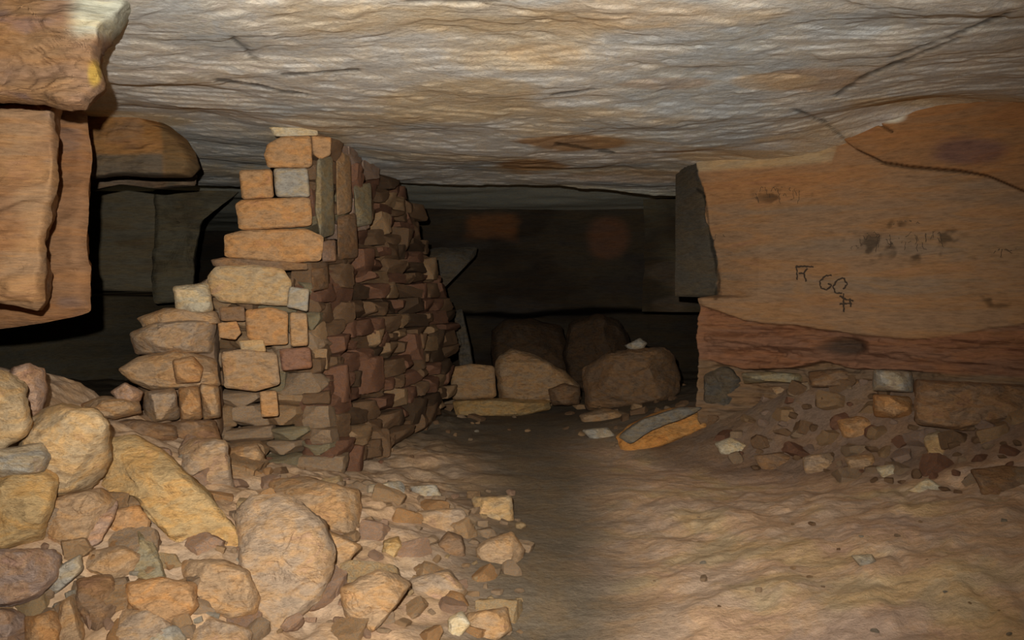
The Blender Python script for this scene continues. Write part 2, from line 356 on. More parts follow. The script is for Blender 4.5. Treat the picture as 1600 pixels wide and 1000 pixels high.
for x0, x1, y0, y1, k in [(1178, 1250, 292, 322, 9), (1330, 1470, 362, 398, 14), (1395, 1432, 345, 356, 3), (1545, 1590, 388, 402, 4), (1095, 1135, 365, 378, 2)]:
    for i in range(k * 2):
        x = x0 + (x1 - x0) * (i + rg.random()) / (k * 2); h = (y1 - y0) * rg.uniform(.25, .7); y = rg.uniform(y0, y1 - h); ln = [(x, y)]
        for _ in range(rg.randint(1, 3)): ln.append((ln[-1][0] + rg.uniform(-4, 5), min(y1, max(y0, ln[-1][1] + rg.uniform(-.6, 1) * h))))
        faint.append(ln)
VV, FF = stroke_mesh(faint, .0013)
link_mesh('faded_writing', VV, FF, M_char, parent=wall_right)['label'] = 'thin faded older letters'

# ------------------------------------------------------------------ vertical rock faces in plan
def rock_face(name, plan, z0, z1, nu, nz, seed, cols, amp=.06, feat=None, flip=False):
    plan = np.array(plan, float); dist = np.r_[0, np.cumsum(np.hypot(*np.diff(plan, axis=0).T))]
    u = np.linspace(0, dist[-1], nu); q = np.stack([np.interp(u, dist, plan[:, 0]), np.interp(u, dist, plan[:, 1])], -1)
    t = np.gradient(q, axis=0); nrm = np.stack([t[:, 1], -t[:, 0]], -1); nrm /= np.linalg.norm(nrm, axis=1, keepdims=True)
    z = np.linspace(z0, z1, nz)
    V0 = np.concatenate([np.repeat(q[:, None, :], nz, 1), np.repeat(z[None, :, None], nu, 0)], -1)
    off = amp * fbm(V0, (1.2, 1.2, 1.6), 4, seed) + .6 * terrace(amp * fbm(V0, (.8, .8, 4), 3, seed + 1), amp * .3, .3) + amp * .15 * fbm(V0, (5, 5, 10), 4, seed + 2)
    px, py = proj(V0)
    a = fbm(V0, (.9, .9, 2), 4, seed + 5); b = fbm(V0, (2, 2, 6), 3, seed + 6)
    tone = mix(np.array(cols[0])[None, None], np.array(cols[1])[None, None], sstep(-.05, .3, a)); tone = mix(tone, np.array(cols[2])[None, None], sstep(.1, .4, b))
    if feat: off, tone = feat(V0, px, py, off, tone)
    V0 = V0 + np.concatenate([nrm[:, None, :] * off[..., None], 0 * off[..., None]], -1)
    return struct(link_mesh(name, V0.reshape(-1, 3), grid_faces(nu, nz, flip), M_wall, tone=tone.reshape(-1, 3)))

def back_feat(V0, px, py, off, tone):
    n = fbm(V0, (1, 1, 2), 3, 300)
    off = off - 1.2 * sstep(485, 500, py + 25 * n)
    tone = mix(tone, np.array(srgb(130, 78, 38))[None, None], sstep(1.15, .5, np.maximum(np.abs(px - 768) / 40, np.abs(py - 356) / 22) + .5 * fbm(V0, (4, 4, 6), 3, 305)) * .6)
    tone = mix(tone, np.array(srgb(120, 74, 50))[None, None], sstep(1.0, .6, np.hypot((px - 950) / 45, (py - 375) / 45) + .4 * n) * .6)
    return off, tone
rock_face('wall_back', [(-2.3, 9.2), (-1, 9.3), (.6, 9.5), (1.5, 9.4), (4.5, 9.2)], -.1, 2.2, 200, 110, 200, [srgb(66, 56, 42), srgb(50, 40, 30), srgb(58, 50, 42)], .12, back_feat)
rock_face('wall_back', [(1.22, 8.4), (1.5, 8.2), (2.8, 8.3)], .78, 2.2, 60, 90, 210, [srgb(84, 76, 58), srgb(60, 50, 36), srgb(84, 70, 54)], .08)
def lw(V0, px, py, off, tone):
    n = fbm(V0, (1, 1, 2), 3, 310)
    off = off - 1.6 * sstep(455, 466, py + 10 * n)
    tone = mix(tone, np.array(srgb(130, 84, 46))[None, None], sstep(312, 300, py) * sstep(.0, .2, n))
    return off, tone
rock_face('wall_left', [(-6, 7.2), (-4.2, 7.6), (-2.75, 7.7), (-3.3, 8.8), (-3.8, 10)], -.1, 2.2, 160, 110, 220, [srgb(116, 106, 84), srgb(90, 84, 68), srgb(108, 94, 70)], .06, lw)
rock_face('wall_left', [(-6.5, -1), (-6.2, 3), (-6.3, 7), (-6.5, 13)], -.1, 2.2, 60, 40, 240, [srgb(116, 106, 84), srgb(90, 84, 68), srgb(108, 94, 70)], .1, flip=False)
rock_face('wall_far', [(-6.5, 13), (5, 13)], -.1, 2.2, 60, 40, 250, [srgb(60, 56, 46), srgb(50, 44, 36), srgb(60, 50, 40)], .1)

# ------------------------------------------------------------------ stones
def resample(poly, n, cham=0.09):
    poly = np.array(poly, float); q = []
    for i in range(len(poly)):
        a, b, c = poly[i - 1], poly[i], poly[(i + 1) % len(poly)]
        q += [b + (a - b) * cham, b * .94 + (a + c) * .03, b + (c - b) * cham]
    q = np.array(q); q = np.r_[q, q[:1]]; d = np.r_[0, np.cumsum(np.hypot(*np.diff(q, axis=0).T))]
    s = np.linspace(0, d[-1], n, endpoint=False); return np.stack([np.interp(s, d, q[:, 0]), np.interp(s, d, q[:, 1])], -1)

def outline_stone(name, poly, Y, T, mat=M_stone, tilt=0.0, yaw=0.0, seed=0, rough=1.0, n=72, chisel=3, back=.8, bev=.16, strata=0.0, tone=None, crag=0.0):
    """A stone whose silhouette follows the outline: a broken front face, thick sides and a narrower back, all at true size."""
    rnd = random.Random(seed * 13 + 7); pl = resample(poly, n); c = pl.mean(0); sc = Y / F
    w_px = np.ptp(pl[:, 0]) * sc; h_px = np.ptp(pl[:, 1]) * sc; size = min(w_px, h_px)
    ang = np.arctan2(*(pl - c).T[::-1]); rr = np.stack([np.cos(ang) * 2, np.sin(ang) * 2, 0 * ang + seed * 1.9], -1)
    pl = c + (pl - c) * (1 + (.05 * rough * fbm(rr, 1.6, 3, seed) + .02 * rough * fbm(rr, 6, 2, seed))[:, None])
    S = [0, .14, .27, .39, .5, .6, .69, .77, .84, .9, .94, .97, .985, 1.0]
    if n >= 120: S = np.interp(np.linspace(0, 13, 27 if n < 200 else 53), range(14), S).tolist()
    half = np.abs(pl - c).max(0); kk = 5 + chisel
    rim = [(rnd.uniform(0, 6.283), rnd.uniform(.35, .8), rnd.uniform(.3, 1.1)) for _ in range(kk)] if chisel else []
    def face(q):
        """Broken front: the nearest of several crossing planes, then the rounded rim."""
        u = (q - c) / half; d = np.zeros(len(q))
        for th, r0, sl in rim: d = np.maximum(d, (u[:, 0] * math.cos(th) + u[:, 1] * math.sin(th) - r0) * sl * T * .75)
        return d
    V = []; fr = face(pl)
    for s in S:
        q = c + (pl - c) * s; e = max(0, (s - .84) / .16) ** 2
        for (x, y), dz in zip(q, face(q) + e * bev * T): V.append(P(x, y, Y + tilt * (c[1] - y) * sc + yaw * (x - c[0]) * sc + dz))
    rings = [(1.0, k) for k in (.12, .26, .4, .56, .72)] + [(back + (1 - back) * .6, .88), (back, .97), (back * .7, 1), (back * .3, 1), (0, 1)]
    for s, kz in rings:
        for i, (x, y) in enumerate(c + (pl - c) * s): V.append(P(x, y, Y + tilt * (c[1] - y) * sc + yaw * (x - c[0]) * sc + (fr[i] + bev * T) * max(0, 1 - kz) + T * kz))
    m = len(S) + len(rings); V = np.array(V); cen = V.mean(0)
    d3 = V - cen; dn = d3 / (np.linalg.norm(d3, axis=1, keepdims=True) + 1e-6)
    o = np.array([seed * 3.7, seed * 1.3, 0])
    V = V + dn * (size * .035 * rough * fbm(V + o, 2.2 / size, 4, seed))[:, None]
    V[:, 1] -= terrace(size * .16 * rough * fbm(V + o, (1.3 / size, 1.3 / size, 2.6 / size), 3, seed + 3), size * .03, .3)
    V[:, 1] += size * .045 * rough * fbm(V + o, (4 / size, 4 / size, (7 + strata * 12) / size), 4, seed + 5, .6)
    if crag: V[:, 1] += crag * fbm(V, (3.5, 3.5, 8), 5, seed + 8, .6) + .8 * crag * terrace(fbm(V, (2, 2, 7), 3, seed + 9), .16, .25)
    F4 = []
    for r in range(m - 1):
        for i in range(n):
            j = (i + 1) % n; F4.append((r * n + i, r * n + j, (r + 1) * n + j, (r + 1) * n + i))
    F4 = [f for f in F4]
    org = np.array([cen[0], cen[1], V[:, 2].min()])
    ob = link_mesh(name, V, F4, mat, origin=org, tone=None if tone is None else tone(V))
    # weld the two poles
    import bmesh
    bm = bmesh.new(); bm.from_mesh(ob.data); bmesh.ops.remove_doubles(bm, verts=bm.verts[:], dist=1e-5); bmesh.ops.recalc_face_normals(bm, faces=bm.faces[:]); bm.to_mesh(ob.data); bm.free()
    ob.data.set_sharp_from_angle(angle=math.radians(32))
    return ob

def lump(seed, n=9, round_=.45, chis=7):
    """A small broken block inside a unit box, as an array of vertices and faces."""
    rnd = random.Random(seed); idx = {}; V = []; Fc = []
    def vid(p):
        k = tuple(round(c, 5) for c in p)
        if k not in idx: idx[k] = len(V); V.append(p)
        return idx[k]
    for ax in range(3):
        for sg in (-1, 1):
            for i in range(n):
                for j in range(n):
                    q = []
                    for a, b in ((i, j), (i + 1, j), (i + 1, j + 1), (i, j + 1)):
                        p = [0, 0, 0]; p[ax] = sg; p[(ax + 1) % 3] = -1 + 2 * a / n; p[(ax + 2) % 3] = -1 + 2 * b / n; q.append(vid(p))
                    Fc.append(tuple(q if sg > 0 else q[::-1]))
    V = np.array(V, float); s = V / np.linalg.norm(V, axis=1, keepdims=True) * 1.25
    V = V * (1 - round_) + s * round_
    for k in range(chis):
        nv = np.array([rnd.gauss(0, 1) for _ in range(3)]); nv /= np.linalg.norm(nv); lim = rnd.uniform(.72, 1.1)
        V = V - np.maximum(0, V @ nv - lim)[:, None] * nv
    V = V + (V / np.linalg.norm(V, axis=1, keepdims=True)) * (.13 * fbm(V + seed * 1.7, 1.5, 3, seed) + .07 * fbm(V + seed * 2.7, 5, 3, seed + 9, .6))[:, None]
    V = V / np.abs(V).max(0)
    return V * .5, Fc
LUMPS = []
for k in range(14):
    lv, lf = lump(k + 1, 10, .12 if k < 8 else .4, 6 if k < 8 else 12)
    me = bpy.data.meshes.new('broken_stone'); me.from_pydata(lv.tolist(), [], lf); me.polygons.foreach_set('use_smooth', [True] * len(me.polygons)); me.materials.append(M_stone); me.update(); me.set_sharp_from_angle(angle=math.radians(35)); LUMPS.append(me)

def place_lump(name, k, loc, size, rot, colr):
    ob = bpy.data.objects.new(name, LUMPS[k % len(LUMPS)]); COL.objects.link(ob); ob.location = loc; ob.scale = size; ob.rotation_euler = rot; ob.color = (*colr, 1); return ob

TONE = {'buff': (196, 164, 118), 'tan': (184, 146, 104), 'orange': (194, 144, 92), 'ochre': (196, 158, 100), 'pale': (206, 188, 152), 'grey': (170, 160, 142), 'pinkish': (184, 146, 118),
        'reddish': (150, 104, 78), 'brown': (146, 112, 80), 'dusty': (178, 148, 116), 'greenish': (152, 138, 106), 'mauve': (174, 144, 124), 'dark brown': (104, 80, 58), 'dark grey': (92, 84, 72)}
def tint(c, k=1.0): return [min(1, v * k) for v in srgb(*TONE[c])]

# rock of the left wall: overhanging block, pier and lintel
def tone_fn(cols, seed):
    cols = [np.array(srgb(*c)) for c in cols]
    def f(V):
        a = fbm(V, (3, 3, 5), 4, seed); b = fbm(V, (6, 6, 16), 4, seed + 1)
        t = mix(cols[0][None], cols[1][None], sstep(-.05, .3, a)); return mix(t, cols[2][None], sstep(.1, .45, b))
    return f
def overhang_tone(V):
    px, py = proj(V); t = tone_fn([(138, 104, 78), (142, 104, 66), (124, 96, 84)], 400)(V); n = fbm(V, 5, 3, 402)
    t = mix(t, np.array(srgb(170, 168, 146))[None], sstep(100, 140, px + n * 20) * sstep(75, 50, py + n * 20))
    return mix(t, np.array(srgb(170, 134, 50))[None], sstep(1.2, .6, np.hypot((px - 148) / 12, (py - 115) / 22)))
L1 = [(-140, -140), (240, -140), (212, -10), (180, 30), (163, 52), (151, 98), (157, 128), (150, 152), (134, 172), (105, 170), (60, 158), (20, 152), (-140, 165)]
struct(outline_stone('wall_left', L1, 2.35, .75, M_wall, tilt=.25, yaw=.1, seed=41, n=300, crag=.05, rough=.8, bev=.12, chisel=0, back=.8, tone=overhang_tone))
L2 = [(-160, 150), (60, 160), (91, 168), (90, 230), (84, 300), (83, 350), (74, 380), (80, 430), (76, 470), (64, 487), (30, 478), (-20, 470), (-160, 478)]
struct(outline_stone('wall_left', L2, 2.75, .7, M_wall, tilt=.0, yaw=.15, seed=42, n=300, crag=.03, rough=.6, bev=.08, chisel=0, back=.95, tone=tone_fn([(162, 122, 82), (152, 108, 70), (144, 112, 88)], 410)))
L3 = [(-200, 150), (100, 165), (137, 175), (138, 250), (136, 340), (139, 420), (137, 486), (112, 494), (60, 505), (-10, 515), (-200, 540)]
struct(outline_stone('wall_left', L3, 3.35, .8, M_wall, tilt=.0, yaw=.0, seed=43, n=300, crag=.02, rough=.35, bev=.05, chisel=0, back=.97, tone=tone_fn([(152, 108, 70), (144, 98, 60), (132, 98, 76)], 420)))
L4 = [(40, 140), (140, 160), (225, 176), (268, 198), (290, 218), (306, 240), (315, 264), (303, 279), (240, 278), (190, 274), (120, 284), (40, 290)]
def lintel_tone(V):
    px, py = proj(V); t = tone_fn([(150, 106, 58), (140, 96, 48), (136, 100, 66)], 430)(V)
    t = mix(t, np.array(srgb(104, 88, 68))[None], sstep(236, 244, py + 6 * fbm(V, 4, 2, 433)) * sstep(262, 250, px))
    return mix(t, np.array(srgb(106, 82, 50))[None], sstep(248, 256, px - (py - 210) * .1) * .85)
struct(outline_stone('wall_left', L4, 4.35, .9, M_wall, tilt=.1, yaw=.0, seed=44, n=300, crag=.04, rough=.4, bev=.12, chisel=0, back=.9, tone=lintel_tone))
struct(outline_stone('wall_left', [(40, 262), (180, 262), (240, 270), (306, 272), (304, 290), (250, 296), (190, 288), (140, 300), (40, 312)], 5.3, 1.2, M_wall, seed=45, n=160, crag=.04, rough=.4, bev=.05, chisel=0, tone=tone_fn([(120, 100, 80), (110, 84, 60), (100, 92, 76)], 440)))
struct(outline_stone('wall_left', [(240, 280), (320, 276), (376, 280), (374, 300), (338, 316), (314, 346), (305, 400), (302, 470), (240, 475)], 7.55, .9, M_wall, seed=46, n=160, crag=.05, rough=.4, bev=.05, chisel=0, tone=tone_fn([(110, 102, 80), (92, 84, 66), (104, 92, 68)], 450)))
rock_face('wall_left', [(-2.9, 3.6), (-2.9, 5.0), (-3.3, 6.5)], .95, 2.0, 60, 60, 260, [srgb(150, 110, 70), srgb(120, 92, 64), srgb(110, 90, 70)], .05)
rock_face('wall_left', [(-2.6, -1), (-2.5, 1), (-2.3, 2.6), (-2.5, 3.8)], .3, 2.0, 80, 80, 270, [srgb(160, 116, 74), srgb(140, 100, 64), srgb(130, 104, 80)], .06)

# ------------------------------------------------------------------ hero stones: outline in the photo, depth on the ground they lie on
HEROES = []   # (nickname, px, py) for the labels of their small neighbours
def auto_depth(poly):
    q = np.array(poly, float); cx = q[:, 0].mean(); y0, y1 = q[:, 1].min(), q[:, 1].max()
    db = hit_ground(cx, y1 * .8 + y0 * .2) or 3.0; dt = hit_ground(cx, y0 * .7 + y1 * .3) or db + .3
    dc = hit_ground(cx, (y0 + y1) / 2) or db
    return db, min(dt, db + .8), dc
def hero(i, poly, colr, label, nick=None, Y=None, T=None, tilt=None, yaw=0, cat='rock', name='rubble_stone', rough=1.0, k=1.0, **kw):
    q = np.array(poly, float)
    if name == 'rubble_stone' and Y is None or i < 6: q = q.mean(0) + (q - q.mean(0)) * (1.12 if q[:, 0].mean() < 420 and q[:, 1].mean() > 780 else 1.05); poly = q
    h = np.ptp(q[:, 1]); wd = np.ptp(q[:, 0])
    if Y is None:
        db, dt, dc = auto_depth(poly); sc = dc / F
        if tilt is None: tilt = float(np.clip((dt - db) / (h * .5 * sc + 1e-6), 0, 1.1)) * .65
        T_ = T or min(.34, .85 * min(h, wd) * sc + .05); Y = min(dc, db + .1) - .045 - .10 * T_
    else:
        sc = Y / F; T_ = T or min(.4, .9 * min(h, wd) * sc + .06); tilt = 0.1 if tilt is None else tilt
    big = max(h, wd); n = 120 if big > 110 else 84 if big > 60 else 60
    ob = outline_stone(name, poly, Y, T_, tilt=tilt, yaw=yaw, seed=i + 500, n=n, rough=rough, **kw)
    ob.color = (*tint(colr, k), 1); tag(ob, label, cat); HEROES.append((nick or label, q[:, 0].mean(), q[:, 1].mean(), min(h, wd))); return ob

R = [
 ([(-60,575),(10,582),(38,605),(45,660),(40,680),(0,703),(-60,715)],'buff','rounded buff boulder at the very edge of the mound, topmost on the heap','rounded boulder at the picture edge',2.50,.3),
 ([(20,575),(45,568),(70,578),(74,610),(65,640),(45,660),(15,655)],'pinkish','pinkish upright stone standing behind the rounded edge boulder','pinkish upright stone',2.85,.2),
 ([(48,660),(70,640),(100,634),(150,643),(168,665),(171,715),(160,742),(140,765),(80,778),(70,740),(45,730),(30,700)],'buff','large squarish buff boulder with a blocky bulging face, highest broad stone of the heap','large squarish boulder',2.62,.36),
 ([(-60,700),(10,701),(70,690),(79,712),(66,738),(0,746),(-60,748)],'grey','smooth grey slab wedged under the rounded edge boulder','smooth grey slab',2.48,.3),
 ([(-60,744),(60,740),(80,750),(76,800),(60,842),(0,856),(-60,858)],'ochre','yellow striped block under the smooth grey slab','yellow striped block',2.44,.35),
 ([(80,784),(150,768),(177,788),(160,812),(130,848),(102,868),(78,852),(76,800)],'tan','tan wedge stone under the large squarish boulder','tan wedge stone',None,.22),
 ([(178,786),(176,812),(160,845),(108,866),(98,858),(130,832)],'pinkish','thin pink split face leaning on the tan wedge stone','thin pink split stone',None,.15),
 ([(165,800),(215,793),(232,815),(218,848),(168,846)],'orange','orange chunk lying between the long slab and the pink split stone','orange chunk',None,.16),
 ([(-60,862),(80,858),(98,868),(86,905),(60,936),(0,952),(-60,958)],'mauve','big mauve block with a pocked face at the picture edge','mauve pocked block',2.28,.35),
 ([(98,882),(125,868),(124,895),(82,930),(60,928)],'grey','small whitish wedge stone tight beside the mauve pocked block','whitish wedge',None,.14),
 ([(122,868),(190,854),(216,870),(206,895),(186,913),(165,900),(130,890)],'tan','flat tan stone with an upturned lip above a black gap','flat tan lipped stone',None,.16),
 ([(212,832),(240,848),(258,900),(240,912),(208,905)],'greenish','greenish grey cone shaped stone under the long slab','greenish cone stone',None,.16),
 ([(168,698),(215,694),(250,712),(282,742),(330,790),(362,830),(380,864),(350,874),(320,874),(290,868),(272,848),(252,812),(218,780),(170,768)],'ochre','long yellow slab lying slantwise down the rubble mound','long yellow slab',None,.2),
 ([(204,914),(255,904),(300,914),(306,945),(286,970),(255,974),(200,942)],'orange','orange tinged flat stone below the greenish cone stone','orange tinged flat stone',None,.18),
 ([(290,882),(340,878),(385,895),(402,930),(395,955),(360,968),(320,955),(300,930)],'tan','tan slab with a ledge below the tip of the long yellow slab','ledged tan slab',None,.2),
 ([(370,800),(400,775),(450,778),(505,812),(521,862),(513,905),(497,942),(430,988),(402,955),(380,880)],'dusty','very broad dust covered boulder in the middle of the mound','broad dusty boulder',None,.2),
 ([(425,752),(480,747),(560,768),(563,800),(553,833),(500,826),(430,802)],'tan','squared tan block with a sharp shadowed edge at the top of the mound','squared tan block',None,.3),
 ([(478,832),(510,828),(563,855),(540,880),(515,894),(498,872)],'tan','pointed tan stone beneath the squared block','pointed tan stone',None,.18),
 ([(533,922),(560,905),(590,893),(620,900),(641,915),(620,945),(572,1000),(540,1010)],'tan','lone tan triangular stone low on the mound with a black shadow edge','lone triangular stone',None,.24),
 ([(356,702),(400,694),(413,714),(408,738),(375,740),(358,735)],'tan','tan stone jutting from the wall foot over a small black hole','jutting stone over the hole',None,.2),
 ([(278,702),(300,686),(352,690),(360,735),(364,772),(340,782),(310,762),(285,735)],'dusty','dusty block lodged above the long yellow slab','dusty lodged block',None,.24),
 ([(745,857),(770,840),(800,833),(819,860),(811,890),(752,893)],'tan','rounded tan stone with an orange spot at the edge of the path','rounded path edge stone',None,.2),
 ([(682,852),(700,830),(722,838),(727,870),(702,882)],'brown','brown rounded cobble a little inside the rounded path edge stone','brown rounded cobble',None,.16),
 ([(738,777),(798,775),(802,815),(748,822)],'buff','yellowish flat block at the path corner of the mound','yellowish corner block',None,.16),
 ([(-60,955),(20,952),(42,975),(30,1040),(-60,1040)],'mauve','dull mauve stone cut by the bottom corner of the picture','mauve corner stone',None,.2),
 ([(40,968),(85,958),(95,980),(80,1040),(40,1040)],'orange','bright orange stone low beside the corner stone','bright orange stone',None,.18),
 ([(92,948),(122,930),(133,980),(120,1030),(90,1030)],'tan','smooth tan stone between the bright orange stone and a grey brown slab','smooth tan stone',None,.18),
 ([(122,908),(172,900),(188,935),(168,992),(138,990),(124,945)],'brown','grey brown upright slab below the flat tan lipped stone','grey brown upright slab',None,.16),
 ([(188,948),(240,960),(262,980),(250,1030),(170,1030)],'dusty','dusty grey stone at the bottom of the heap','dusty bottom stone',None,.2),
 ([(228,990),(275,980),(290,1000),(280,1030),(225,1030)],'grey','small whitish grey stone at the very bottom beneath the orange tinged flat stone','small whitish stone',None,.14),
 ([(640,760),(680,757),(690,775),(655,783)],'grey','grey pebble shaped stone on the far rim of the mound','grey rim stone',None,.1),
 ([(575,758),(625,752),(636,772),(600,785),(575,780)],'grey','small light grey stone near the squared tan block','light grey rim stone',None,.12),
 ([(600,845),(622,838),(632,862),(612,876),(596,868)],'ochre','small golden stone midway between pointed tan stone and brown cobble','small golden stone',None,.12),
 ([(640,905),(700,890),(730,925),(700,950),(655,945)],'dusty','flat dusty stone half buried beside the lone triangular stone','half buried dusty stone',None,.16),
 ([(730,960),(790,950),(800,985),(760,1010),(725,1000)],'tan','tan stone at the bottom of the mound next to the path','bottom path side stone',None,.18),
 ([(700,968),(722,955),(735,975),(715,1000),(700,995)],'pale','whitish sliver of stone next to the bottom path side stone','whitish sliver',None,.1),
 ([(640,800),(720,795),(738,822),(690,838),(645,828)],'dusty','flat grey brown slab sunk in the mound top','sunk slab',None,.14),
 ([(300,960),(340,972),(390,985),(380,1030),(300,1030)],'dusty','dusty slab sunk in the earth below the ledged tan slab','sunk dusty slab',None,.16),
 ([(125,632),(160,618),(215,625),(222,645),(180,655),(135,652)],'tan','flat tan stone poking out behind the large squarish boulder','flat stone behind the boulder',3.45,.3),
 ([(172,612),(195,597),(225,612),(218,628),(185,628)],'pinkish','pink rounded stone lying on the flat stone behind the boulder','pink rounded stone',3.5,.2),
 ([(172,658),(215,655),(275,665),(280,698),(220,702),(172,698)],'brown','dull brown slab just above the head of the long yellow slab','dull brown slab',3.55,.3),
 # stepped end of the dry stone pillar
 ([(270,448),(326,441),(334,487),(276,493)],'pale','pale cream cube shaped stone perched alone on the ruined steps','pale cream cube',4.0,.2),
 ([(213,497),(260,480),(338,486),(345,506),(225,512)],'tan','thin tan slab under the pale cream cube','thin slab under the cube',4.0,.3),
 ([(202,520),(240,502),(300,500),(338,500),(334,553),(300,552),(212,554)],'dusty','wide pinkish grey block, second step below the cream cube','wide step block',3.95,.35),
 ([(183,577),(218,556),(280,545),(335,560),(345,604),(240,610),(205,598)],'tan','broad pointed block sticking out over a black gap, third step below the cube','pointed step block',3.88,.35),
 ([(268,562),(300,556),(318,575),(312,598),(275,600)],'orange','small orange stone set in the pointed step block row','orange step stone',3.80,.15),
 ([(222,612),(275,606),(282,655),(228,662)],'dusty','dusty square block under the pointed step block','dusty square block',3.75,.3),
 ([(278,606),(312,602),(316,655),(282,660)],'orange','bright orange narrow block under the steps','bright orange narrow block',3.74,.25),
 ([(312,598),(342,604),(345,652),(316,656)],'tan','tan narrow block next to the bright orange narrow block','tan narrow block',3.78,.25),
 ([(250,660),(335,655),(348,690),(290,698),(258,690)],'brown','low brown slab at the foot of the ruined steps','low brown slab',3.68,.3),
 # big stones on the pillar's near face
 ([(412,242),(418,226),(440,213),(486,212),(488,262),(418,262)],'orange','rounded orange block at the top of the pillar under the ceiling','top orange block',4.28,.3),
 ([(420,198),(495,200),(497,212),(430,214)],'pale','thin pale wedge of stone jammed between pillar top and ceiling','jammed wedge',4.32,.3),
 ([(373,266),(425,264),(428,309),(378,312)],'orange','squared orange stone sticking out at the outer end of the second row','outer orange square',4.28,.3),
 ([(427,263),(480,262),(485,308),(430,308)],'grey','pale grey squared stone in the second row from the top of the pillar','pale grey square',4.26,.3),
 ([(367,320),(378,312),(484,308),(488,354),(374,360)],'orange','long orange block in the third row of the pillar','long orange block',4.24,.35),
 ([(350,367),(378,360),(478,357),(505,370),(502,408),(450,411),(350,402)],'orange','longest light orange block of the pillar, fourth row','fourth row block',4.20,.35),
 ([(330,406),(350,402),(480,411),(482,422),(400,424),(334,416)],'brown','thin brown slab under the longest block of the pillar','thin brown slab',4.20,.35),
 ([(323,432),(336,416),(400,414),(442,420),(456,442),(452,478),(400,476),(345,472),(326,456)],'buff','heavy rounded buff block bulging out of the pillar, mottled','heavy rounded block',4.14,.38),
 ([(452,447),(484,452),(481,487),(448,480)],'grey','small square grey stone at the corner end of the heavy rounded block','small grey corner stone',4.10,.2),
 ([(486,212),(518,214),(517,242),(500,250),(488,240)],'orange','orange end stone on the pillar corner directly under the ceiling','orange corner end stone',4.34,.2),
 ([(340,505),(370,502),(377,520),(368,531),(343,528)],'orange','little glowing orange stone in the gap beside the wide step block','little orange stone',4.02,.12),
 ([(383,484),(425,480),(450,488),(450,538),(412,540),(385,528)],'orange','orange brown upright stone under the heavy rounded block','orange upright stone',4.10,.25),
 ([(452,488),(480,490),(482,540),(454,542)],'tan','tan upright stone at the corner beside the orange upright stone','tan corner upright',4.08,.25),
 ([(342,480),(382,478),(384,502),(345,502)],'brown','brown filler stone under the outer end of the heavy rounded block','brown filler stone',4.10,.2),
 ([(345,550),(380,545),(432,552),(438,600),(400,612),(350,606)],'tan','broad tan stone in the lower middle of the pillar face','broad lower stone',4.02,.25),
 ([(372,532),(412,530),(416,550),(378,552)],'buff','thin buff stone below the orange upright stone','thin buff stone',4.08,.2),
 ([(436,545),(485,542),(488,575),(440,580)],'reddish','reddish brown block low on the pillar corner','reddish corner block',4.04,.25),
 ([(405,612),(432,610),(436,650),(408,652)],'orange','small orange stone low on the pillar face','small low orange stone',3.98,.2),
 # near the back
 ([(704,574),(735,568),(772,572),(776,622),(706,626)],'tan','tan squared block in the far rubble beside the pillar foot','far squared block',7.0,.5),
 ([(773,572),(780,556),(800,545),(842,556),(880,578),(906,602),(908,625),(850,632),(780,628)],'tan','large sloping boulder in the far rubble across the passage','far sloping boulder',6.95,.6),
 ([(706,626),(780,622),(858,620),(862,640),(800,654),(715,653)],'ochre','long yellowish slab at the foot of the far rubble','far yellowish slab',6.85,.4),
 ([(856,608),(880,598),(908,606),(905,632),(862,634)],'brown','brown stone at the end of the far rubble pile','far end stone',6.8,.25),
 ([(910,575),(950,552),(985,545),(1040,540),(1060,560),(1063,612),(1040,630),(960,645),(915,640)],'brown','massive brown boulder at the far end of the passage','massive far boulder',6.6,.7),
 ([(904,648),(945,637),(990,648),(965,668),(915,670)],'tan','flat tan stone in front of the massive far boulder','flat tan passage stone',6.1,.3),
 ([(965,682),(985,664),(1040,640),(1095,636),(1116,650),(1108,668),(1060,685),(1005,706),(978,708)],'ochre','orange yellow slab lying tilted at the foot of the right hand block','orange yellow slab',None,.3),
 ([(910,672),(948,668),(965,684),(930,692)],'grey','little grey stone at the path side of the orange yellow slab','little grey path stone',None,.12),
 ([(1117,692),(1140,684),(1172,697),(1156,713),(1126,709)],'pale','white faced stone beside the orange yellow slab','white faced stone',None,.14),
 ([(1310,656),(1345,650),(1371,662),(1363,685),(1318,684)],'orange','brick like orange stone in the rubble under the written wall','brick like orange stone',None,.16),
 ([(1440,682),(1470,674),(1487,710),(1476,729),(1455,722)],'buff','buff slab standing on end in the rubble under the written wall','buff upright slab',None,.12),
 ([(1364,577),(1426,580),(1427,613),(1364,611)],'grey','squared grey buff block built in under the written wall','squared grey buff block',4.42,.3),
 ([(1363,616),(1426,620),(1423,655),(1366,652)],'orange','orange brown block under the squared grey buff block','orange brown block',4.36,.3),
 ([(1428,592),(1490,596),(1560,600),(1620,604),(1620,668),(1500,672),(1430,664)],'brown','very large brown block at the foot of the wall by the picture edge','very large brown block',4.05,.4),
 ([(1418,768),(1450,747),(1486,770),(1470,776)],'pale','small pale wedge at the front rim of the rubble','small pale wedge',None,.1),
 ([(1368,730),(1398,725),(1413,744),(1382,750)],'pale','small white stone on the rubble rim next to the pale wedge','small white stone',None,.1),
 ([(1203,603),(1228,592),(1242,612),(1215,622)],'tan','small triangular tan stone high in the rubble close to the undercut','small triangular stone',None,.14),
 ([(1262,580),(1320,575),(1358,582),(1358,606),(1268,606)],'brown','brown reddish block tucked in the undercut','block in the undercut',4.85,.3),
 ([(1158,582),(1200,580),(1258,584),(1255,600),(1205,596),(1162,600)],'greenish','flat greenish slab tucked in the undercut near the corner','greenish undercut slab',5.05,.25),
 ([(1096,560),(1130,562),(1158,590),(1172,640),(1130,660),(1098,640)],'dark grey','dark grey corner boulder beneath the end of the block','dark corner boulder',5.3,.4),
